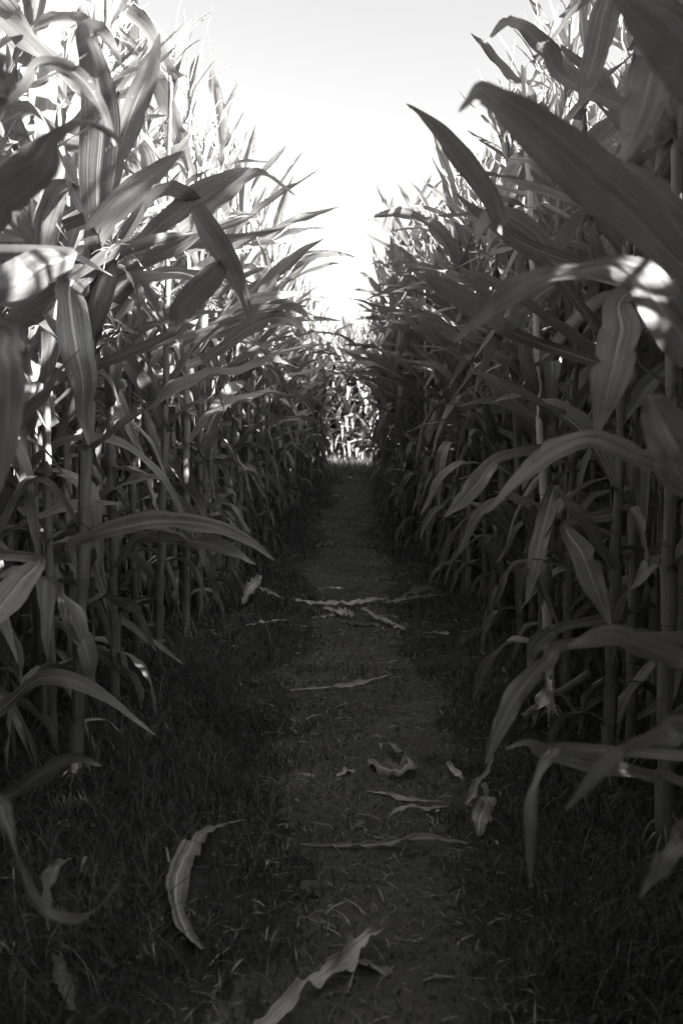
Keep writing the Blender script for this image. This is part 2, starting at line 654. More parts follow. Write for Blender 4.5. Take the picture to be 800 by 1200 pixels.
def make_plant(x, y, side_ang, label, group, rng, avoid=None, name='corn_plant', scale=None, parts=True, keep=1.0):
    e = bpy.data.objects.new(name, None)
    e.empty_display_size = 0.1
    COL.objects.link(e)
    e.location = (x, y, float(gz(x, y)))
    s = scale or rng.uniform(0.93, 1.10)
    e.scale = (s, s, s)
    e.rotation_euler = (rng.normal(0, 0.035), rng.normal(0, 0.035), 0)
    tag(e, label, 'corn plant', group)
    sm, nodes, _ = STALKS[rng.integers(len(STALKS))]
    obj('stalk', sm, e)
    for (k, p, a, sc, tl) in leaf_plan(nodes, rng, side_ang, avoid, trim=y < 6.0):
        if rng.random() > keep:
            continue
        ms = LMESH[k]
        obj('dry_leaf' if k == 'dry' else 'leaf', ms[rng.integers(len(ms))], e, p, (tl, tl, a), sc)
    obj('tassel', TASSELS[rng.integers(len(TASSELS))], e, (nodes[-1][0], nodes[-1][1], 2.42), (0, 0, rng.uniform(0, 6)))
    if rng.random() < 0.75:
        em, sk = EARS[rng.integers(4)]
        nx, ny, nz_ = nodes[ears_at[rng.integers(3)]]
        a = side_ang + (0 if rng.random() < 0.6 else PI) + rng.normal(0, 0.5)
        t = rng.uniform(0.18, 0.42)
        o = obj('ear', em, e, (nx + 0.022 * math.cos(a), ny + 0.022 * math.sin(a), nz_ + 0.02), (0, t, a))
        obj('silk', sk, o)
    bpy.context.view_layer  # keep
    return e


def merged_plant(rng, wild=0.6, low=True, hi_leaves=False, leafy=False):
    V, Q, nodes = stalk_arrays(rng, low=low) if low else stalk_arrays(rng, ns=6)
    parts = [(V, Q, None, 1)]
    lib = LIB if hi_leaves else LOW
    for (k, p, a, sc, tl) in leaf_plan(nodes, rng, 0.0, wild=wild):
        v, q, u = lib[k][rng.integers(len(lib[k]))]
        c, s = math.cos(a), math.sin(a)
        v = v * sc
        v = np.stack([v[:, 0] * c - v[:, 1] * s, v[:, 0] * s + v[:, 1] * c, v[:, 2]], 1) + np.array(p)
        parts.append((v, q, u, 3 if k == 'dry' else 0))
    a = tassel_arrays(rng, True)
    parts.append((a[0] + np.array([nodes[-1][0], nodes[-1][1], 2.42]), a[1], None, 2))
    if low:
        for i in range(4):
            k = 'up' if i % 2 else 'out'
            v, q, u = lib[k][rng.integers(len(lib[k]))]
            a = rng.uniform(0, 6.28)
            c, s = math.cos(a), math.sin(a)
            v = np.stack([v[:, 0] * c - v[:, 1] * s, v[:, 0] * s + v[:, 1] * c, v[:, 2]], 1) * 0.9 + np.array([0, 0, rng.uniform(1.3, 2.25)])
            parts.append((v, q, u, 0))
    if leafy:
        for i in range(30):
            k = ('droop', 'arch', 'out')[i % 3]
            v, q, u = lib[k][rng.integers(len(lib[k]))]
            a = i * 2.4 + rng.normal(0, 0.4)
            c, s = math.cos(a), math.sin(a)
            v = np.stack([v[:, 0] * c - v[:, 1] * s, v[:, 0] * s + v[:, 1] * c, v[:, 2]], 1) * 0.85 + np.array([0, 0, 0.2 + 0.055 * i])
            parts.append((v, q, u, 0))
    return join(parts)


PLANT_MATS = [M_LEAF, M_STALK, M_TASSEL, M_DRY]
MID = [merged_plant(R, 0.6, False, True) for _ in range(12)]
MIDMESH = [mesh_from('corn_plant', a[0], a[1], a[2], PLANT_MATS, a[3]) for a in MID]
FAR = [merged_plant(R) for _ in range(26)]
EDGE = [merged_plant(R, leafy=True) for _ in range(10)]

# ------------------------------------------------------------------ where the plants stand
XL, XR = 0.85, 0.80
HERO_L = [(-0.80, 0.75), (-0.84, 1.02), (-0.80, 1.30), (-0.86, 1.58), (-0.82, 1.86), (-0.86, 2.16), (-0.92, 2.46),
          (-0.826, 2.90), (-1.06, 3.39), (-0.90, 3.72), (-0.835, 4.20), (-0.98, 4.48), (-0.85, 5.06), (-0.95, 5.30)]
HERO_R = [(0.80, 0.70), (0.84, 0.98), (0.78, 1.26), (0.83, 1.52), (0.80, 1.80), (0.84, 2.10), (0.78, 2.42),
          (0.76, 2.90), (0.90, 3.16), (0.72, 3.53), (0.83, 3.78), (0.78, 4.05), (0.88, 4.35), (0.82, 4.75), (0.81, 5.30)]


def narrow(side, y):
    return float(0.27 * sstep(6, 11, y) if side > 0 else 0.36 * sstep(13, 17.8, y))


rows = []          # (side, row index, x, y)
for side, hero, x0 in ((-1, HERO_L, XL), (1, HERO_R, XR)):
    for (x, y) in hero:
        rows.append((side, 0, x, y))
    y = hero[-1][1] + 0.19
    while y < 17.9:
        rows.append((side, 0, side * x0 - side * narrow(side, y) + R.normal(0, 0.05), y))
        y += R.uniform(0.15, 0.22)
    for r in range(1, 10):
        y = -3.6 + R.uniform(0, 0.2)
        while y < 17.9:
            rows.append((side, r, side * (x0 + 0.55 * r) - side * narrow(side, y) + R.normal(0, 0.05), y))
            y += R.uniform(0.15, 0.22) if r < 4 else R.uniform(0.17, 0.26)
    y = 2.7
    while y < 11:
        rows.append((side, 20, side * (x0 + 0.27) - side * narrow(side, y) + R.normal(0, 0.05), y))
        y += R.uniform(0.15, 0.22)
    y = -3.6
    while y < 2.0:
        rows.append((side, 2, side * (x0 + 0.36) + R.normal(0, 0.04), y))  # extra unseen row, added to keep sun flecks off the near ground
        y += R.uniform(0.16, 0.22)
    y = -3.6
    while y < 0.55:
        rows.append((side, 0, side * x0 + R.normal(0, 0.05), y))
        y += R.uniform(0.17, 0.24)
for k in range(9):                                    # unseen corn added across the path behind the camera to darken near ground
    for xx in np.arange(-5, 5, 0.24):
        rows.append((0, 9, xx + R.normal(0, 0.03), -4.2 - 0.7 * k * 0.6 + R.normal(0, 0.04)))
for k in range(9):                                    # the standing corn across the far clearing
    for xx in np.arange(-8, 8, 0.13):
        rows.append((0, 8, xx + R.normal(0, 0.04), 22.2 + 0.6 * k + R.normal(0, 0.05)))


# gaps in the standing corn beside the camera where the low sun reaches a few blades
SUN_EL, SUN_AZ = math.radians(28), math.radians(117)       # azimuth clockwise from +Y
SH = np.array([math.sin(SUN_AZ), math.cos(SUN_AZ)])
FLECKS = [(P(788, 388, 1.31), 0.15), (P(30, 322, 1.47), 0.17)]


def gap_height(x, y):
    """height the corn may have here so that the sun still reaches those blades"""
    h = 9.0
    for p, w_ in FLECKS:
        v = np.array([x - p[0], y - p[1]])
        t = float(v @ SH)
        if t > 0.15 and abs(v[0] * SH[1] - v[1] * SH[0]) < w_:
            h = min(h, p[2] + t * math.tan(SUN_EL) - 0.08)
    return h


ORD = ['first', 'second', 'third', 'fourth', 'fifth', 'sixth', 'seventh', 'eighth', 'ninth', 'tenth', 'eleventh', 'twelfth',
       'thirteenth', 'fourteenth', 'fifteenth', 'sixteenth', 'seventeenth', 'eighteenth', 'nineteenth', 'twentieth']
plants = []        # individual plants that hero blades may hang on: (empty, x, y)
field_parts = []
singles = 0
ordn = {-1: 0, 1: 0}


def place(a, x, y, s, c, sn):
    V = a[0] * s
    return np.stack([V[:, 0] * c - V[:, 1] * sn + x, V[:, 0] * sn + V[:, 1] * c + y, V[:, 2] + float(gz(x, y))], 1)


for (side, r, x, y) in rows:
    word = {-1: 'left', 1: 'right', 0: ''}[side]
    toward = PI if side > 0 else 0.0                  # direction of the path
    if side and ((r == 0 and y > 0.6) or (r == 1 and 2.6 < y < 10.5)):
        singles += 1
        full = (r == 0 and y < 8.6) or (r == 1 and y < 5.5)
        if r == 0 and y < 2.3:
            label, group = f'near corn plant beside the camera in the {word} wall, only its leaves reach the picture', f'corn plants beside the camera, {word} wall'
        elif r == 0 and y < 5.5:
            n = ordn[side]
            ordn[side] += 1
            label, group = f'corn plant with its stalk {ORD[n]} from the bottom {word} corner along the front row', 'corn plants lining the path'
        elif r == 0 and y < 8.6:
            label, group = f'corn plant of the shaded {word} front row beyond the nearest stalks', f'corn plants of the {word} front row, middle of the path'
        elif r == 0:
            label, group = f'small distant corn plant towards the far end of the {word} row', f'corn plants at the far end of the {word} row'
        else:
            label, group = f'corn plant standing behind the {word} front row, glimpsed between its stalks', f'corn plants of the second row, {word} wall'
        if full:
            near = y < 2.7 and r == 0
            gh = gap_height(x, y) if y < 2.3 else 9.0
            e = make_plant(x, y, toward + R.normal(0, 0.45), label, group, R, scale=max(0.4, gh / 2.75) if gh < 2.7 else R.uniform(1.03, 1.14) if side < 0 and 2.7 < y < 8 else None, avoid=toward if near else None, keep=0.8 if near else 1.0)
            if r == 0:
                plants.append((e, x, y))
        else:
            o = obj('corn_plant', MIDMESH[R.integers(len(MIDMESH))], None, (x, y, float(gz(x, y))), (R.normal(0, 0.03), R.normal(0, 0.03), toward + (R.uniform(1.2, 1.95) * R.choice([-1, 1]) if y > 11.5 else R.uniform(0.8 if side < 0 else 0.45, 2.4) * R.choice([-1, 1]) if y > 8 else R.normal(0, 0.6))), R.uniform(0.92, 1.08))
            tag(o, label, 'corn plant', group)
    else:
        a = MID[R.integers(len(MID))] if r == 20 else EDGE[R.integers(len(EDGE))] if r == 8 and side == 0 else FAR[R.integers(len(FAR))]
        ang = toward + R.normal(0, 0.7) if side else R.uniform(0, 6.28)
        gh = gap_height(x, y) if side > 0 and y < 2.3 else 9.0
        field_parts.append((place(a, x, y, max(0.35, gh / 2.75) if gh < 2.75 else (R.uniform(0.95, 1.12) if side > 0 else R.uniform(1.0, 1.16)), math.cos(ang), math.sin(ang)), a[1], a[2], a[3]))
Vs, Qs, Us, Ms, off = [], [], [], [], 0
for V, Q, U_, M_ in field_parts:
    Vs.append(V)
    Qs.append(Q + off)
    Us.append(U_)
    Ms.append(M_)
    off += len(V)
field = obj('corn_field', mesh_from('corn_field', np.concatenate(Vs), np.concatenate(Qs), np.concatenate(Us), PLANT_MATS, np.concatenate(Ms)))
tag(field, 'mass of sunlit corn standing behind the path rows and across the far end', 'corn field', kind='stuff')
print('individual plants', singles, 'field plants', len(field_parts), 'field faces', sum(len(q) for q in Qs))


# ------------------------------------------------------------------ blades seen close up, each with its own course
def catmull(A, n):
    A = np.asarray(A, float)
    k = len(A)
    B = np.vstack([2 * A[0] - A[1], A, 2 * A[-1] - A[-2]])
    t = np.linspace(0, k - 1 - 1e-6, n)
    i = t.astype(int)
    f = (t - i)[:, None]
    p0, p1, p2, p3 = B[i], B[i + 1], B[i + 2], B[i + 3]
    return 0.5 * (2 * p1 + (p2 - p0) * f + (2 * p0 - 5 * p1 + 4 * p2 - p3) * f ** 2 + (3 * p1 - p0 - 3 * p2 + p3) * f ** 3)


near_l = min(plants, key=lambda c: math.hypot(c[1] + 0.826, c[2] - 2.9))[0]
near_l.rotation_euler = (0.0, 0.05, 0.0)
bpy.context.view_layer.update()
WM = {e.name: e.matrix_world.copy() for e, _, _ in plants}


def hero_leaf(pts, tilt=0.5, fold=0.22, ripple=0.009, mat=M_LEAF, name='leaf', attach=True, side=None, freq=2.0, label=None, shift=None):
    """pts: (photo x, photo y, distance, half width in pixels), from the stalk to the tip"""
    ctr = [P(a, b, d) for a, b, d, h in pts]
    half = [h * d / F for a, b, d, h in pts]
    if shift is not None:
        ctr = [c + shift for c in ctr]
    B = ctr[0]
    sd = side or (-1 if pts[len(pts) // 2][0] < 412 else 1)
    cand = [(math.hypot(x - B[0], y - B[1]), e, x, y) for e, x, y in plants if x * sd > 0]
    dist, e, sx, sy = min(cand, key=lambda c: c[0])
    lead = 0
    if attach and dist > 0.05:
        z = B[2] - min(0.22, 0.35 * dist) if pts[1][1] < pts[0][1] + 5 else B[2] + 0.03
        ctr = [np.array([sx, sy, max(z, 0.1)])] + ctr
        half = [0.018] + half
        lead = 1
    n = 34
    C = catmull(np.array(ctr), n)
    hw = np.maximum(catmull(np.array(half)[:, None], n)[:, 0], 0.0012)
    hw[-1] = 0.0008
    T = np.gradient(C, axis=0)
    T /= np.linalg.norm(T, axis=1, keepdims=True)
    view = C - CAM
    view /= np.linalg.norm(view, axis=1, keepdims=True)
    if shift is not None:
        view = np.tile(-shift / np.linalg.norm(shift), (n, 1))
    S = np.cross(T, view)
    S /= np.linalg.norm(S, axis=1, keepdims=True) + 1e-6
    if isinstance(tilt, (int, float)):
        tilt = [tilt] * 2
    tl = np.interp(np.linspace(0, 1, n), np.linspace(0, 1, len(tilt)), tilt)
    tl = tl * (1 if S[:, 2].mean() > 0 else -1)           # positive: the visible face looks up to the sky
    Sv = S + view * tl[:, None]
    Sv /= np.linalg.norm(Sv, axis=1, keepdims=True)
    hw = hw * np.sqrt(1 + 0.6 * tl ** 2)
    Nn = np.cross(T, Sv)
    rng = np.random.default_rng(abs(hash((int(pts[0][0] * 3), int(pts[-1][1] * 7)))) % 100000)
    V, Q, UV = ribbon(C, Sv, Nn, hw, 8, fold, ripple, freq, rng)
    Mi = np.array(WM[e.name].inverted())
    V = V @ Mi[:3, :3].T + Mi[:3, 3]
    o = obj(name, mesh_from('corn_' + name, V, Q, UV, [mat]), e)
    if label:
        o['label'] = label
    return o


H = hero_leaf
# unseen blades added beyond the right edge to shade the big right-hand leaf
TO_SUN = np.array([SH[0] * math.cos(SUN_EL), SH[1] * math.cos(SUN_EL), math.sin(SUN_EL)])
for k_, (dist_, wid_) in enumerate(((0.50, 46), (0.62, 50))):
    H([(840, 330 - 60 * k_, 1.42, wid_ * 0.5), (760, 262 - 60 * k_, 1.38, wid_), (690, 205 - 60 * k_, 1.32, wid_), (630, 160 - 60 * k_, 1.26, wid_), (560, 118 - 60 * k_, 1.22, wid_ * 0.7), (510, 110 - 60 * k_, 1.18, 2)], tilt=0.0, shift=TO_SUN * dist_, side=1)
# left wall
H([(-60, 285, 1.25, 20), (-5, 222, 1.22, 36), (38, 190, 1.2, 30), (62, 158, 1.2, 9), (100, 143, 1.2, 4), (135, 160, 1.2, 4), (170, 199, 1.2, 1)], tilt=[-0.3, -0.5, 1.0], fold=0.3)
H([(-50, 160, 1.1, 20), (-15, 95, 1.1, 34), (5, 95, 1.1, 22), (18, 90, 1.1, 4)], tilt=0.3, attach=False)
H([(114, 310, 2.8, 9), (114, 220, 2.7, 20), (119, 140, 2.62, 25), (110, 75, 2.56, 18), (100, 36, 2.5, 12), (122, 40, 2.42, 9), (146, 82, 2.36, 1)], tilt=[0.3, 0.3, 0.8], fold=0.15)
H([(14, 112, 1.7, 8), (46, 76, 1.62, 7), (80, 81, 1.58, 9), (106, 104, 1.55, 10), (124, 140, 1.52, 6), (135, 171, 1.5, 1)], tilt=0.8)
H([(120, 240, 2.8, 7), (140, 174, 2.7, 13), (160, 118, 2.65, 15), (177, 78, 2.6, 11), (187, 38, 2.55, 1)], tilt=-0.3)
H([(106, 300, 2.8, 9), (118, 270, 2.7, 16), (150, 232, 2.6, 18), (185, 203, 2.5, 13), (214, 176, 2.45, 1)], tilt=0.6, fold=0.35)
H([(150, 292, 3.1, 8), (190, 262, 3.0, 12), (232, 230, 2.95, 14), (268, 208, 2.9, 9), (292, 196, 2.9, 1)], tilt=0.5)
H([(178, 300, 3.6, 8), (225, 262, 3.2, 10), (268, 224, 3.1, 9), (288, 207, 3.05, 8), (312, 204, 3.0, 4), (346, 229, 3.0, 1)], tilt=0.7)
H([(191, 396, 3.3, 8), (212, 362, 3.2, 15), (245, 326, 3.1, 15), (271, 300, 3.1, 1)], tilt=-0.4)
H([(293, 366, 5.2, 6), (312, 340, 5.1, 9), (331, 308, 5.0, 1)], tilt=0.4)
H([(205, 402, 4.9, 6), (262, 386, 4.6, 9), (308, 366, 4.5, 8), (336, 357, 4.4, 7), (370, 376, 4.4, 1)], tilt=0.6)
H([(240, 420, 4.6, 6), (290, 385, 4.4, 11), (330, 372, 4.3, 8), (362, 392, 4.3, 1)], tilt=0.6)
H([(70, 298, 1.7, 10), (48, 312, 1.55, 22), (20, 330, 1.45, 24), (-25, 350, 1.4, 10)], tilt=[0.2, -0.6], fold=-0.3)
H([(104, 316, 2.78, 9), (82, 335, 2.66, 18), (88, 400, 2.6, 22), (97, 445, 2.6, 16), (97, 482, 2.6, 9), (104, 522, 2.6, 1)], tilt=0.3, ripple=0.009)
H([(-30, 380, 1.15, 12), (4, 415, 1.1, 18), (9, 465, 1.1, 20), (6, 520, 1.1, 13), (-6, 590, 1.1, 1)], tilt=0.3)
H([(86, 636, 2.85, 7), (130, 622, 2.7, 11), (190, 611, 2.6, 13), (248, 617, 2.5, 10), (290, 634, 2.45, 6), (322, 657, 2.4, 1)], tilt=[0.6, 0.9, 0.3], fold=0.35)
H([(165, 628, 4.1, 6), (210, 632, 3.6, 9), (258, 641, 3.4, 10), (300, 662, 3.3, 1)], tilt=0.8)
H([(44, 655, 2.6, 6), (26, 680, 2.3, 16), (2, 712, 2.1, 18), (-25, 745, 2.0, 3)], tilt=0.5)
H([(-30, 860, 2.4, 8), (12, 822, 2.35, 9), (44, 797, 2.3, 8), (82, 797, 2.25, 10), (128, 821, 2.2, 7), (182, 862, 2.2, 1)], tilt=0.9, fold=0.1)
H([(14, 932, 2.5, 8), (48, 908, 2.45, 12), (84, 890, 2.4, 8), (120, 898, 2.35, 1)], tilt=0.8)
H([(-30, 935, 1.35, 9), (6, 962, 1.32, 10), (22, 1012, 1.3, 7), (48, 1062, 1.3, 6), (84, 1080, 1.3, 4), (114, 1066, 1.3, 3), (138, 1036, 1.3, 1)], tilt=[0.3, 1.2, 1.0])
H([(84, 728, 2.85, 9), (97, 750, 2.75, 12), (104, 775, 2.7, 10), (108, 800, 2.7, 2)], tilt=0.3, mat=M_DRY, name='dry_leaf')
H([(130, 712, 4.2, 4), (165, 742, 4.0, 5), (186, 757, 4.0, 4), (215, 779, 3.95, 1)], tilt=0.8, mat=M_DRY, name='dry_leaf')
# right wall
H([(830, 330, 1.45, 18), (740, 250, 1.38, 28), (685, 205, 1.32, 35), (625, 152, 1.26, 29), (578, 115, 1.22, 16), (560, 108, 1.21, 11), (537, 131, 1.18, 1)], tilt=[0.4, 0.35, 0.2], fold=0.32)
H([(840, 320, 1.6, 18), (790, 262, 1.56, 24), (742, 212, 1.52, 18), (700, 184, 1.5, 3)], tilt=0.3, fold=0.3)
H([(612, 285, 2.4, 8), (572, 228, 2.25, 13), (532, 176, 2.15, 12), (502, 142, 2.1, 7), (476, 121, 2.05, 1)], tilt=0.4, fold=0.4)
H([(668, 96, 2.3, 9), (640, 58, 2.25, 12), (612, 30, 2.2, 8), (592, 27, 2.18, 7), (571, 47, 2.15, 1)], tilt=0.6)
H([(850, 130, 1.15, 20), (800, 60, 1.12, 38), (758, 18, 1.1, 28), (715, -18, 1.08, 4)], tilt=-0.2)
H([(790, 30, 1.5, 12), (768, 70, 1.5, 27), (752, 125, 1.5, 26), (730, 192, 1.5, 2)], tilt=0.25, fold=0.2)
H([(810, 30, 2.12, 8), (765, -28, 2.12, 11), (718, -12, 2.1, 12), (698, 60, 2.05, 15), (688, 96, 2.0, 13), (681, 124, 2.0, 1)], tilt=0.4)
H([(850, 440, 1.4, 14), (792, 385, 1.32, 32), (752, 330, 1.3, 24), (716, 314, 1.28, 12), (676, 318, 1.27, 11), (640, 323, 1.26, 11), (604, 338, 1.25, 16), (570, 364, 1.24, 10), (530, 402, 1.22, 1)], tilt=[0.5, 0.5, 1.3, 0.7, -0.5, -0.4], fold=0.2)
H([(606, 392, 3.1, 8), (566, 363, 3.0, 13), (522, 336, 2.9, 12), (488, 319, 2.85, 1)], tilt=-0.3)
H([(664, 310, 2.6, 8), (626, 272, 2.5, 12), (592, 252, 2.42, 10), (567, 258, 2.4, 9), (557, 288, 2.38, 1)], tilt=0.6)
H([(790, 552, 1.95, 10), (735, 530, 1.85, 15), (692, 514, 1.8, 12), (650, 528, 1.76, 13), (612, 558, 1.74, 10), (570, 602, 1.72, 1)], tilt=0.7)
H([(588, 535, 3.3, 7), (560, 565, 3.2, 12), (540, 588, 3.15, 9), (520, 606, 3.1, 1)], tilt=0.4)
H([(825, 575, 1.25, 20), (795, 530, 1.2, 34), (775, 495, 1.2, 26), (765, 470, 1.2, 14), (762, 462, 1.2, 4)], tilt=0.4)
H([(830, 785, 1.5, 8), (795, 773, 1.42, 12), (750, 757, 1.36, 17), (712, 743, 1.33, 13), (666, 757, 1.3, 1)], tilt=0.6)
H([(800, 918, 1.65, 6), (760, 911, 1.6, 9), (702, 896, 1.52, 13), (640, 883, 1.48, 9), (618, 872, 1.46, 6), (592, 878, 1.45, 1)], tilt=0.9)
H([(690, 878, 1.5, 5), (648, 884, 1.4, 7), (626, 925, 1.35, 8), (622, 980, 1.33, 6), (621, 1036, 1.33, 1)], tilt=0.5)
H([(830, 858, 1.15, 14), (780, 862, 1.1, 14), (735, 876, 1.06, 11), (700, 905, 1.04, 9), (662, 950, 1.02, 1)], tilt=-0.5)
H([(680, 752, 1.9, 6), (640, 775, 1.75, 11), (604, 815, 1.65, 13), (582, 858, 1.6, 9), (568, 896, 1.58, 1)], tilt=-0.5)
H([(660, 735, 2.95, 6), (645, 742, 2.9, 9), (628, 757, 2.85, 10), (618, 782, 2.85, 1)], tilt=0.5, mat=M_DRY, name='dry_leaf')
H([(646, 583, 3.3, 9), (634, 630, 3.2, 11), (626, 665, 3.15, 9), (616, 708, 3.1, 1)], tilt=0.3)
H([(664, 615, 2.9, 6), (682, 650, 2.8, 15), (697, 690, 2.75, 14), (716, 735, 2.7, 1)], tilt=0.3)
H([(742, 340, 1.95, 10), (728, 390, 1.88, 25), (716, 440, 1.85, 24), (698, 512, 1.85, 2)], tilt=0.3)
H([(830, 960, 1.1, 9), (796, 990, 1.05, 12), (774, 1016, 1.03, 10), (750, 1052, 1.02, 1)], tilt=0.5)
H([(560, 742, 5.1, 4), (545, 748, 5.0, 5), (538, 765, 5.0, 4), (534, 800, 5.0, 1)], tilt=0.5, mat=M_DRY, name='dry_leaf')
H([(660, 330, 3.2, 6), (615, 360, 3.1, 10), (600, 380, 3.0, 8), (590, 402, 3.0, 1)], tilt=0.4)


def hang_ear(px, py, d, lean):
    tip = P(px, py, d)
    sd = -1 if px < 412 else 1
    _, e, sx, sy = min(((math.hypot(x - tip[0], y - tip[1]), e, x, y) for e, x, y in plants if x * sd > 0), key=lambda c: c[0])
    Mi = WM[e.name].inverted()
    b = Mi @ Vector((sx + (tip[0] - sx) * (1 - lean), sy + (tip[1] - sy) * (1 - lean), tip[2] - 0.24))
    d_ = (Mi @ Vector(tip) - b).normalized()
    for ch in [c for c in e.children if c.name.startswith('ear')]:
        for g in list(ch.children):
            bpy.data.objects.remove(g)
        bpy.data.objects.remove(ch)
    em, sk = EARS[int(px) % 4]
    o = obj('ear', em, e, b, d_.to_track_quat('Z', 'Y').to_euler())
    obj('silk', sk, o)


for q in ((126, 292, 2.72, 0.5), (594, 372, 4.6, 0.5), (560, 462, 5.1, 0.6), (256, 468, 6.0, 0.6), (112, 405, 3.3, 0.5)):
    hang_ear(*q)

# the dead pale stalk in the right wall: repaint that plant's stalk mesh with the dead-stalk mesh, leaves removed
dead = min(plants, key=lambda c: math.hypot(c[1] - 0.72, c[2] - 3.53))[0]
for ch in list(dead.children):
    if ch.name.startswith('stalk'):
        ch.data = PALE_STALK
        ch['label'] = 'pale bleached dead stalk'
dead['label'] = 'corn plant on a pale bleached stalk near the bottom right leaves'

# ------------------------------------------------------------------ ground and path
def axis(a, b, n, far):
    core = np.linspace(a, b, n)
    out = np.geomspace(0.4, far, 22)
    return np.concatenate([a - out[::-1], core, b + out])


gx = axis(-2.2, 2.2, 110, 1500)
gy = axis(-1.0, 24.0, 330, 1500)
X, Y = np.meshgrid(gx, gy, indexing='ij')
Z = gz(X, Y)
inner = np.exp(-np.clip(np.abs(X) - 6, 0, None) / 8)
rough = R.normal(0, 0.004, X.shape) * (np.abs(X) < 2.2)
Z = 0.42 * sstep(4, 21, Y) + (Z - 0.42 * sstep(4, 21, Y)) * inner + rough
V = np.stack([X, Y, Z], -1).reshape(-1, 3)
ground = obj('ground', mesh_from('ground', V, grid_quads(len(gx) - 1, len(gy) - 1)[:, ::-1], mats=[M_SOIL]))
tag(ground, kind='structure')

py = np.linspace(0.3, 19.0, 1500)
pu = np.linspace(-1, 1, 45)
bumps = sum(a * np.sin(R.uniform(-1, 1) * f * py[:, None] + R.uniform(-1, 1) * f * 0.3 * pu[None] + R.uniform(0, 6)) for f in (15, 25, 40, 60, 90, 120) for a in (0.0018, 0.0014, 0.001))
wl = 0.35 + 0.06 * np.sin(py * 1.9) + 0.05 * np.sin(py * 4.3 + 1) + 0.02 * np.interp(py, np.linspace(0, 20, 220), R.normal(size=220))
wr = 0.35 + 0.06 * np.sin(py * 1.6 + 2) + 0.05 * np.sin(py * 4.9) + 0.02 * np.interp(py, np.linspace(0, 20, 220), R.normal(size=220))
cx = 0.05 * np.sin(py * 0.5)
V = np.zeros((len(py), len(pu), 3))
for k, u in enumerate(pu):
    x = cx + np.where(u < 0, u * wl, u * wr)
    V[:, k, 0] = x
    V[:, k, 1] = py
    V[:, k, 2] = gz(x, py) + 0.014 - 0.034 * abs(u) ** 3 + bumps[:, k] + R.normal(0, 0.0022, len(py))
path = obj('path', mesh_from('path', V.reshape(-1, 3), grid_quads(len(py) - 1, len(pu) - 1)[:, ::-1], mats=[M_PATH]))
tag(path, kind='structure')


# ------------------------------------------------------------------ fallen leaves, husks and stalks on the ground
LYING = []


def fallen(pts, label, name='dry_corn_leaf', cat='dry leaf', roll=0.2, fold=0.25, ripple=0.006, curl=0.0, ragged=0.42, mat=M_FALLEN, group='dead leaves lying on the path', freq=3.0, parent=None):
    """pts: (photo x, photo y, lift above the ground in m, half width in m)"""
    ctr = np.array([G(a, b, h) for a, b, h, w in pts])
    n = 40
    C = catmull(ctr, n)
    floor = gz(C[:, 0], C[:, 1]) + 0.012
    hw = np.maximum(catmull(np.array([p[3] for p in pts])[:, None], n)[:, 0], 0.001)
    rng = np.random.default_rng(int(pts[0][0] * 31 + pts[0][1]))
    rg = np.interp(np.linspace(0, 1, n), np.linspace(0, 1, 15), rng.random(15))
    hw = hw * (1 - ragged * (0.7 * rg + 0.5 * rng.random(n) * (rng.random(n) < 0.25)))
    T = np.gradient(C, axis=0)
    T /= np.linalg.norm(T, axis=1, keepdims=True)
    S = np.cross(T, np.array([0, 0, 1.0]))
    S /= np.linalg.norm(S, axis=1, keepdims=True)
    rl = np.interp(np.linspace(0, 1, n), np.linspace(0, 1, len(roll)), roll) if isinstance(roll, (list, tuple)) else np.full(n, roll)
    S, Nn = rot_cols(T, S, rl)
    Nn = np.where((Nn[:, 2] < 0)[:, None], -Nn, Nn)
    V, Q, UV = ribbon(C, S, Nn, hw, 8, fold, ripple, freq, rng, curl)
    length = np.linalg.norm(np.diff(C, axis=0), axis=1).sum()
    amp = np.repeat(np.minimum(hw, 0.02), 9)
    for _ in range(5):
        fs, fu = rng.uniform(8, 60) * length, rng.uniform(-5, 5)
        V[:, 2] += amp * 0.21 * np.sin(fs * UV[:, 1] * 2 + fu * UV[:, 0] + rng.uniform(0, 6)) * (0.4 + np.abs(UV[:, 0] - 0.5))
    V[:, 2] = np.maximum(V[:, 2], gz(V[:, 0], V[:, 1]) + 0.012)
    LYING.append(np.column_stack([C[:, :2], hw]))
    base = ctr.mean(0)
    if parent is not None:
        o = obj(name, mesh_from(name, V - np.array(parent.location), Q, UV, [mat]), parent)
        return o
    o = obj(name, mesh_from(name, V - base, Q, UV, [mat]), None, tuple(base))
    tag(o, label, cat, group)
    return o


fallen([(236, 1112, 0.015, 0.012), (222, 1098, 0.02, 0.020), (208, 1065, 0.03, 0.024), (207, 1030, 0.04, 0.030), (222, 995, 0.05, 0.028), (242, 975, 0.045, 0.016), (264, 966, 0.03, 0.006), (289, 960, 0.03, 0.001)],
       'large pale dry leaf curved like a sickle on the grass left of the path', roll=[0.5, 0.3, 0.5], fold=0.15, ragged=0.35)
fallen([(300, 1215, 0.02, 0.014), (318, 1192, 0.03, 0.017), (345, 1168, 0.045, 0.020), (372, 1148, 0.04, 0.014), (392, 1132, 0.035, 0.021), (412, 1112, 0.05, 0.020), (430, 1098, 0.04, 0.014), (448, 1088, 0.03, 0.006)],
       'twisted pale husk lying at the bottom edge of the picture', cat='husk', name='corn_husk', roll=[0.2, 0.9, -0.3, 1.3, 0.1, 0.8], fold=0.9, ripple=0.02, ragged=0.4)
fallen([(415, 1125, 0.012, 0.006), (440, 1135, 0.012, 0.010), (478, 1155, 0.012, 0.009)], 'short dry leaf scrap beside the twisted husk at the bottom')
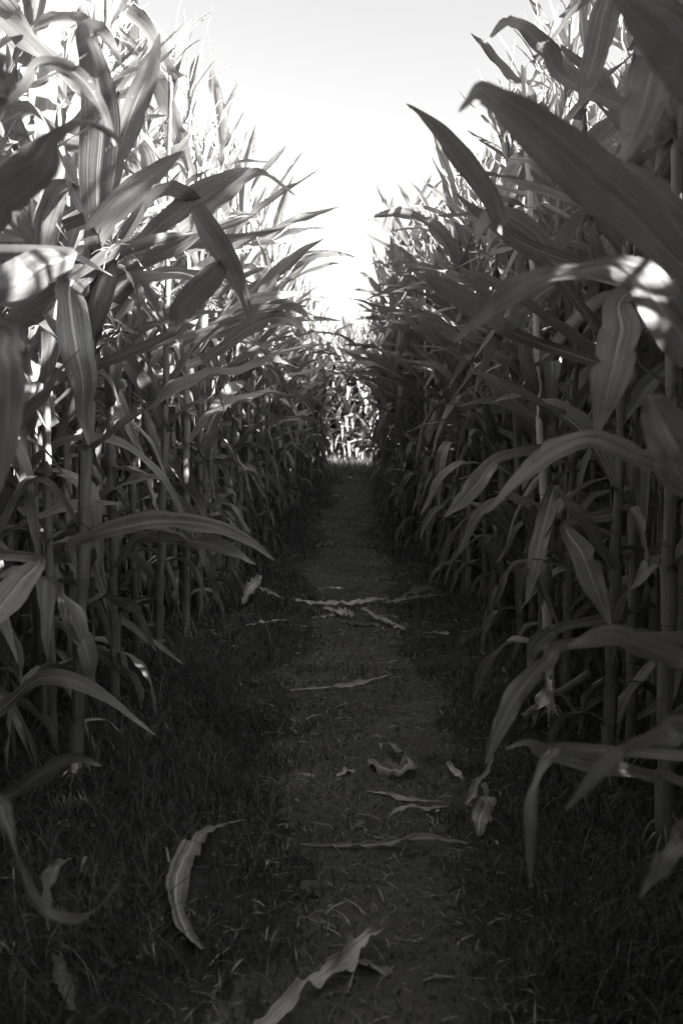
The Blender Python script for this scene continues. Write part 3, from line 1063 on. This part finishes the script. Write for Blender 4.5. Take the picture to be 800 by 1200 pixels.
fallen([(426, 887, 0.01, 0.008), (445, 899, 0.03, 0.022), (466, 903, 0.04, 0.034), (480, 893, 0.05, 0.022), (462, 876, 0.05, 0.016), (447, 866, 0.06, 0.006)],
       'crumpled torn leaf in the middle of the path, curled in a hook', roll=[0.3, 0.8, 0.2, 0.9], ripple=0.015, ragged=0.5)
fallen([(352, 990, 0.012, 0.003), (400, 992, 0.014, 0.008), (450, 989, 0.025, 0.012), (495, 982, 0.035, 0.012), (548, 989, 0.015, 0.004)],
       'long thin dry leaf lying straight across the path', roll=0.5, fold=0.6)
fallen([(560, 980, 0.015, 0.008), (562, 960, 0.04, 0.030), (570, 940, 0.06, 0.028), (566, 918, 0.09, 0.012)], 'pale broad husk at the right edge of the path', 'corn_husk', 'husk', roll=[0.3, 0.6], ripple=0.012, ragged=0.4)
fallen([(545, 943, 0.01, 0.010), (556, 925, 0.05, 0.014), (568, 905, 0.10, 0.012), (577, 884, 0.14, 0.004)], 'narrow folded dry leaf propped up behind the pale broad husk', roll=1.0, fold=0.7)
fallen([(430, 927, 0.012, 0.004), (455, 932, 0.016, 0.009), (485, 938, 0.02, 0.008), (520, 940, 0.015, 0.003)], 'brownish dry leaf strip pointing at the propped leaf', roll=0.4, fold=0.5)
fallen([(455, 957, 0.012, 0.003), (470, 948, 0.025, 0.009), (500, 947, 0.02, 0.008), (525, 945, 0.01, 0.003)], 'small bent dry leaf below the brownish strip', roll=0.4)
fallen([(394, 909, 0.012, 0.006), (405, 905, 0.02, 0.014), (419, 902, 0.012, 0.006)], 'tiny dry leaf flake left of the crumpled torn leaf', ragged=0.5)
fallen([(523, 893, 0.02, 0.004), (533, 903, 0.04, 0.014), (543, 915, 0.02, 0.008)], 'small dark dry leaf left of the propped leaf', roll=0.9)
# the heap across the path, farther on
HG = 'dead leaves in the heap across the path'
fallen([(345, 703, 0.02, 0.010), (380, 708, 0.03, 0.022), (420, 706, 0.04, 0.022), (455, 701, 0.03, 0.012)], 'long dry leaf forming the left arm of the heap across the path', roll=0.5, fold=0.5, group=HG)
fallen([(378, 712, 0.02, 0.010), (400, 716, 0.05, 0.026), (415, 722, 0.03, 0.012)], 'crumpled dry leaf in the middle of the heap', roll=0.9, ripple=0.02, group=HG)
fallen([(425, 712, 0.06, 0.010), (440, 722, 0.05, 0.018), (458, 730, 0.03, 0.016), (475, 738, 0.012, 0.008)], 'pale split husk pointing down right from the heap', 'corn_husk', 'husk', roll=0.4, group=HG)
fallen([(452, 706, 0.03, 0.012), (475, 702, 0.05, 0.026), (505, 698, 0.03, 0.014), (520, 697, 0.02, 0.004)], 'pale dry leaf forming the right arm of the heap', roll=0.4, group=HG)
fallen([(470, 700, 0.05, 0.012), (486, 692, 0.10, 0.030), (502, 688, 0.07, 0.016), (512, 690, 0.03, 0.004)], 'dark curled leaf rising over the right arm of the heap', roll=0.8, mat=M_DRY, group=HG)
fallen([(400, 729, 0.02, 0.016), (420, 731, 0.03, 0.026), (445, 733, 0.02, 0.014)], 'dark flat leaf under the pale split husk', mat=M_DRY, group=HG)
fallen([(365, 724, 0.012, 0.006), (388, 721, 0.02, 0.010), (405, 716, 0.02, 0.006)], 'thin dry leaf strip at the lower left of the heap', roll=0.6, group=HG)
fallen([(340, 809, 0.012, 0.005), (380, 806, 0.02, 0.012), (420, 801, 0.03, 0.016), (460, 790, 0.02, 0.005)], 'dull dry leaf lying across the path nearer than the heap', roll=0.4)
fallen([(288, 733, 0.015, 0.006), (310, 729, 0.02, 0.010), (338, 726, 0.015, 0.004)], 'pale straight leaf strip left of the heap')
fallen([(495, 741, 0.015, 0.005), (520, 742, 0.02, 0.010), (552, 740, 0.015, 0.005)], 'pale straight leaf strip right of the heap')
fallen([(284, 708, 0.02, 0.012), (292, 690, 0.10, 0.040), (303, 678, 0.12, 0.030), (300, 672, 0.08, 0.01)], 'wilted dry leaf standing at the foot of the left row', roll=0.8, ripple=0.02)
fallen([(302, 688, 0.06, 0.012), (316, 694, 0.05, 0.014), (330, 701, 0.02, 0.006)], 'narrow dry leaf beside the wilted leaf at the left row', roll=0.5)
fallen([(370, 640, 0.02, 0.02), (384, 637, 0.03, 0.03), (398, 640, 0.02, 0.01)], 'small dark leaf on the path beyond the heap', mat=M_DRY)
fallen([(56, 1090, 0.02, 0.008), (52, 1060, 0.05, 0.018), (56, 1030, 0.09, 0.018), (68, 1012, 0.10, 0.010), (84, 1006, 0.08, 0.002)], 'dark curled dry leaf standing in the bottom left grass', roll=0.9, mat=M_DRY)
fallen([(85, 1185, 0.012, 0.008), (74, 1150, 0.02, 0.02), (65, 1118, 0.02, 0.008)], 'dim flat leaf in the grass near the bottom left corner', mat=M_DRY)
fallen([(626, 850, 0.03, 0.02), (632, 828, 0.12, 0.035), (640, 806, 0.18, 0.02), (646, 792, 0.2, 0.004)], 'dry leaf leaning at the foot of the bleached stalk', roll=0.9, ripple=0.015)

# broken stalk leaning between the stems on the right
a, b = G(612, 842, 0.02), G(690, 790, 0.16)
t = np.linspace(0, 1, 14)[:, None]
pts = a * (1 - t) + b * t
rad = 0.016 * (1 + 0.18 * (np.arange(14) % 5 == 2))
V, Q = tube(pts - a, rad, 9)
o = obj('broken_stalk', mesh_from('broken_stalk', V, Q, mats=[M_STALK]), None, tuple(a))
tag(o, 'broken corn stalk leaning low behind the bleached stalk', 'stalk')

# the stone half sunk in the path
import bmesh
bm = bmesh.new()
bmesh.ops.create_icosphere(bm, subdivisions=4, radius=1.0)
for v in bm.verts:
    c = v.co
    k = 1 + 0.12 * math.sin(3.1 * c.x + 1) * math.cos(2.7 * c.y) + 0.08 * math.sin(6 * c.z + 4 * c.x) + 0.04 * math.sin(11 * c.y + 7 * c.x)
    v.co = Vector((c.x * 0.034 * k, c.y * 0.030 * k, c.z * 0.020 * k))
for f in bm.faces:
    f.smooth = True
me = bpy.data.meshes.new('stone')
bm.to_mesh(me)
bm.free()
me.materials.append(M_STONE)
o = obj('stone', me, None, tuple(G(363, 1044, 0.012)))
tag(o, 'small rounded grey stone half sunk in the path', 'stone')

# ------------------------------------------------------------------ grass, weeds and straw
def blades(n, x, y, L, W, lean, val, nseg=3, lift=0.0):
    az = R.uniform(0, 2 * PI, n)
    base = np.stack([x, y, gz(x, y) - 0.004 + lift + 0.016 * np.exp(-(x / 0.25) ** 4)], 1)
    th0 = np.clip(R.normal(lean * 0.35, 0.2, n), 0, 1.4)
    th1 = np.clip(th0 + np.abs(R.normal(lean, 0.5, n)), 0, 2.3)
    V = np.zeros((n, nseg + 1, 2, 3))
    pos = base.copy()
    tw = az + R.normal(PI / 2, 0.5, n)
    S = np.stack([np.cos(tw), np.sin(tw), np.zeros(n)], 1)
    for k in range(nseg + 1):
        f = k / nseg
        w = W * (1 - 0.93 * f ** 1.5)
        V[:, k, 0] = pos - S * w[:, None]
        V[:, k, 1] = pos + S * w[:, None]
        th = th0 + (th1 - th0) * f
        d = np.stack([np.sin(th) * np.cos(az), np.sin(th) * np.sin(az), np.cos(th)], 1)
        pos = pos + d * (L / nseg)[:, None]
    floor = gz(V[..., 0], V[..., 1]) + 0.003 + 0.016 * np.exp(-(V[..., 0] / 0.25) ** 4)
    V[:, 1:, :, 2] = np.maximum(V[:, 1:, :, 2], floor[:, 1:] + 0.004 * R.random((n, nseg, 2)))
    b = (np.arange(n) * (nseg + 1) * 2)[:, None, None]
    k = np.arange(nseg)[None, :, None] * 2
    Q = (b + k + np.array([0, 1, 3, 2])[None, None, :]).reshape(-1, 4)
    UV = np.zeros((n, nseg + 1, 2, 2))
    UV[..., 0] = val[:, None, None]
    UV[..., 1] = np.linspace(0, 1, nseg + 1)[None, :, None]
    return V.reshape(-1, 3), Q, UV.reshape(-1, 2)


def scatter(n, y0, y1, xm=1.5, power=1.6):
    t = R.random(n)
    y = y0 * (y1 / y0) ** (t ** (1 / power) if power else t)
    x = R.uniform(-xm, xm, n)
    return x, y


def bare(x, y):
    c = 0.05 * np.sin(y * 0.5)
    edge = 0.24 + 0.07 * np.sin(y * 1.9 + x) + 0.05 * np.sin(y * 5.1)
    return (1 - sstep(edge - 0.12, edge + 0.34, np.abs(x - c) + 0.10 * np.sin(7.3 * x + 9.1 * y) * np.sin(5.7 * y - 3.9 * x))) * (1 - sstep(16, 18.5, y))


def patch(x, y):
    return 0.5 + 0.5 * np.sin(3.1 * x + 2.3 * np.sin(1.7 * y)) * np.cos(2.7 * y + 1.9 * np.sin(2.1 * x))


gp = []
for n, y0, y1, Lm, Wm in ((130000, 1.25, 4.5, 0.075, 0.0015), (100000, 4.0, 22.5, 0.085, 0.0026)):
    x, y = scatter(n, y0, y1)
    b = bare(x, y)
    pt = patch(x, y)
    keep = R.random(n) < (1 - 0.72 * b) * (0.45 + 0.55 * pt) * (1 - 0.6 * sstep(0.9, 1.4, np.abs(x)))
    lie = np.concatenate(LYING)[::2]
    for c0 in range(0, len(x), 20000):
        sl = slice(c0, c0 + 20000)
        d2 = ((x[sl, None] - lie[None, :, 0]) ** 2 + (y[sl, None] - lie[None, :, 1]) ** 2) < (lie[None, :, 2] * 0.9 + 0.018) ** 2
        keep[sl] &= ~d2.any(1)
    x, y, b, pt = x[keep], y[keep], b[keep], pt[keep]
    m = len(x)
    L = Lm * R.gamma(5, 0.2, m) * (1 - 0.6 * b) * (0.6 + 0.6 * pt)
    gp.append((*blades(m, x, y, L, Wm * R.uniform(0.6, 1.3, m), 1.35, np.clip(R.beta(2, 2.4, m) + 0.12 * b, 0, 1)), 0))
n = 7000
x, y = R.uniform(-1.6, 1.6, n), R.uniform(17.3, 22.4, n)
gp.append((*blades(n, x, y, R.uniform(0.05, 0.26, n) * (0.5 + patch(x * 2, y)), R.uniform(0.002, 0.004, n), 1.0, R.random(n)), 0))
n = 9000
x, y = scatter(n, 1.4, 12.0, 1.3)
keep = (bare(x, y) < 0.3) & (R.random(n) < patch(x * 1.4 + 2, y * 0.8))
keep &= ~(((x[:, None] - lie[None, :, 0]) ** 2 + (y[:, None] - lie[None, :, 1]) ** 2) < 0.05 ** 2).any(1)
x, y = x[keep], y[keep]
n = len(x)
gp.append((*blades(n, x, y, R.uniform(0.08, 0.19, n), R.uniform(0.001, 0.0024, n), 1.1, R.beta(2, 1.6, n), nseg=5), 0))
V, Q, U_, M_ = join(gp)
grass = obj('grass', mesh_from('grass', V, Q, U_, [M_GRASS]))
tag(grass, 'short tangled grass covering both sides of the trodden path', 'grass', kind='stuff')

# small broad weeds
wp = []
n = 9000
x, y = scatter(n, 1.3, 9.0)
keep = R.random(n) < (1 - 0.97 * bare(x, y)) * np.clip(patch(y * 1.3, x * 1.7) * 1.4 - 0.25, 0, 1)
x, y = x[keep], y[keep]
n = len(x)
az = R.uniform(0, 6.28, n)
Lw = R.uniform(0.006, 0.016, n)
hz = R.uniform(0.008, 0.05, n)
T = np.stack([np.cos(az), np.sin(az), R.normal(0.1, 0.6, n)], 1)
S = np.stack([-np.sin(az), np.cos(az), R.normal(0, 0.3, n)], 1)
c = np.stack([x, y, gz(x, y) + hz], 1)
prof = [(0, 0.05), (0.25, 0.42), (0.6, 0.48), (0.88, 0.25), (1, 0.03)]
V = np.zeros((n, 5, 3, 3))
for k, (t, w) in enumerate(prof):
    for j, u in enumerate((-1, 0, 1)):
        V[:, k, j] = c + T * (t * Lw)[:, None] + S * (u * w * Lw)[:, None] + np.array([0, 0, 1]) * ((0.16 * abs(u) * w - 0.25 * t * t) * Lw)[:, None]
q = grid_quads(4, 2)
Q = (q[None] + (np.arange(n) * 15)[:, None, None]).reshape(-1, 4)
weeds = obj('weeds', mesh_from('weeds', V.reshape(-1, 3), Q, mats=[M_WEED]))
tag(weeds, 'small broad leaved weeds among the grass at the foot of the corn', 'weeds', kind='stuff')

n = 9000
x, y = scatter(n, 1.3, 17.0, 1.0, 1.4)
keep = ~(((x[:, None] - lie[None, :, 0]) ** 2 + (y[:, None] - lie[None, :, 1]) ** 2) < 0.03 ** 2).any(1)
x, y = x[keep], y[keep]
n = len(x)
L = R.uniform(0.015, 0.085, n)
straw = obj('straw', mesh_from('straw', *blades(n, x, y, L, R.uniform(0.0008, 0.003, n), 4.0, R.random(n)), [M_STRAW]))
tag(straw, 'short broken bits of dry straw strewn over the path', 'straw', kind='stuff')


n = 700
x, y = scatter(n, 1.3, 15.0, 1.25, 1.5)
keep = ~(((x[:, None] - lie[None, :, 0]) ** 2 + (y[:, None] - lie[None, :, 1]) ** 2) < 0.04 ** 2).any(1) & (R.random(n) < 0.25 + 0.75 * sstep(0.45, 0.9, np.abs(x)))
x, y = x[keep], y[keep]
n = len(x)
litter = obj('leaf_litter', mesh_from('leaf_litter', *blades(n, x, y, R.uniform(0.02, 0.10, n), R.uniform(0.002, 0.008, n), 3.5, R.random(n), nseg=6, lift=0.02), [M_STRAW]))
tag(litter, 'withered scraps of corn leaf strewn at the foot of the rows', 'leaf litter', kind='stuff')

# ------------------------------------------------------------------ two thin vapour trails in the sky
m, nt = new_mat('vapour')
out = N(nt, 'ShaderNodeOutputMaterial')
df = N(nt, 'ShaderNodeBsdfDiffuse')
df.inputs[0].default_value = (0.8, 0.8, 0.8, 1)
tr = N(nt, 'ShaderNodeBsdfTransparent')
tc = N(nt, 'ShaderNodeTexCoord')
nz = N(nt, 'ShaderNodeTexNoise', Scale=0.02, Detail=4.0)
lk(nt, tc, 'Object', nz, 'Vector')
mr = N(nt, 'ShaderNodeMapRange')
mr.inputs[1].default_value = 0.3
mr.inputs[2].default_value = 0.8
mr.inputs[4].default_value = 0.25
lk(nt, nz, 'Fac', mr, 0)
ms = N(nt, 'ShaderNodeMixShader')
lk(nt, mr, 0, ms, 0)
lk(nt, tr, 0, ms, 1)
lk(nt, df, 0, ms, 2)
lk(nt, ms, 0, out, 0)
for (x0, y0, x1, y1, d, wpx, lb) in ((240, 285, 470, 316, 3000, 2.0, 'thin white vapour trail low over the far end of the path'), (200, 148, 620, 172, 3000, 1.6, 'faint vapour trail high in the pale sky')):
    A, B = P(x0, y0, d), P(x1, y1, d * 1.05)
    t = np.linspace(0, 1, 30)
    pts = A[None] * (1 - t[:, None]) + B[None] * t[:, None] - A
    rad = d / F * wpx * (0.8 + 0.25 * np.sin(t * 23) + 0.15 * np.sin(t * 51)) * np.sin(np.clip(t, 0.02, 0.98) * PI) ** 0.4
    V, Q = tube(pts, rad, 10)
    o = obj('vapour_trail', mesh_from('vapour_trail', V, Q, mats=[m]), None, tuple(A))
    tag(o, lb, 'vapour trail')

# ------------------------------------------------------------------ camera
cd = bpy.data.cameras.new('camera')
cd.sensor_fit = 'HORIZONTAL'
cd.sensor_width = 24.0
cd.lens = 24.0 * F / 800
cd.clip_start = 0.05
cd.clip_end = 20000
cd.dof.use_dof = True
cd.dof.focus_distance = 4.2
cd.dof.aperture_fstop = 5.0
cam = bpy.data.objects.new('camera', cd)
COL.objects.link(cam)
Mx = Matrix(((rt[0], up[0], -fw[0], 0), (rt[1], up[1], -fw[1], 0), (rt[2], up[2], -fw[2], CAMZ), (0, 0, 0, 1)))
cam.matrix_world = Mx
scene.camera = cam

# ------------------------------------------------------------------ daylight
w = bpy.data.worlds.new('World')
scene.world = w
w.use_nodes = True
nt = w.node_tree
for n_ in list(nt.nodes):
    nt.nodes.remove(n_)
sk = N(nt, 'ShaderNodeTexSky')
sk.sky_type = 'NISHITA'
sk.sun_disc = False
sk.sun_elevation = SUN_EL
sk.sun_rotation = SUN_AZ
sk.air_density = 1.0
sk.dust_density = 4.0
bw = N(nt, 'ShaderNodeRGBToBW')
bg = N(nt, 'ShaderNodeBackground', Strength=0.055)
wo = N(nt, 'ShaderNodeOutputWorld')
lk(nt, sk, 0, bw, 0)
lk(nt, bw, 0, bg, 0)
lk(nt, bg, 0, wo, 0)
sd = bpy.data.lights.new('sun', 'SUN')
sd.energy = 5.0
sd.angle = math.radians(0.5)
sd.color = (1.0, 0.985, 0.96)
so = bpy.data.objects.new('sun', sd)
COL.objects.link(so)
dirv = Vector((math.sin(SUN_AZ) * math.cos(SUN_EL), math.cos(SUN_AZ) * math.cos(SUN_EL), math.sin(SUN_EL)))
so.rotation_euler = (-dirv).to_track_quat('-Z', 'Y').to_euler()

vs = scene.view_settings
vs.view_transform = 'Standard'
vs.look = 'None'
vs.exposure = 3.1
vs.gamma = 1.0
vs.use_curve_mapping = False
scene.cycles.use_denoising = True
scene.cycles.max_bounces = 8
scene.cycles.diffuse_bounces = 3
scene.cycles.transmission_bounces = 4
scene.cycles.transparent_max_bounces = 8
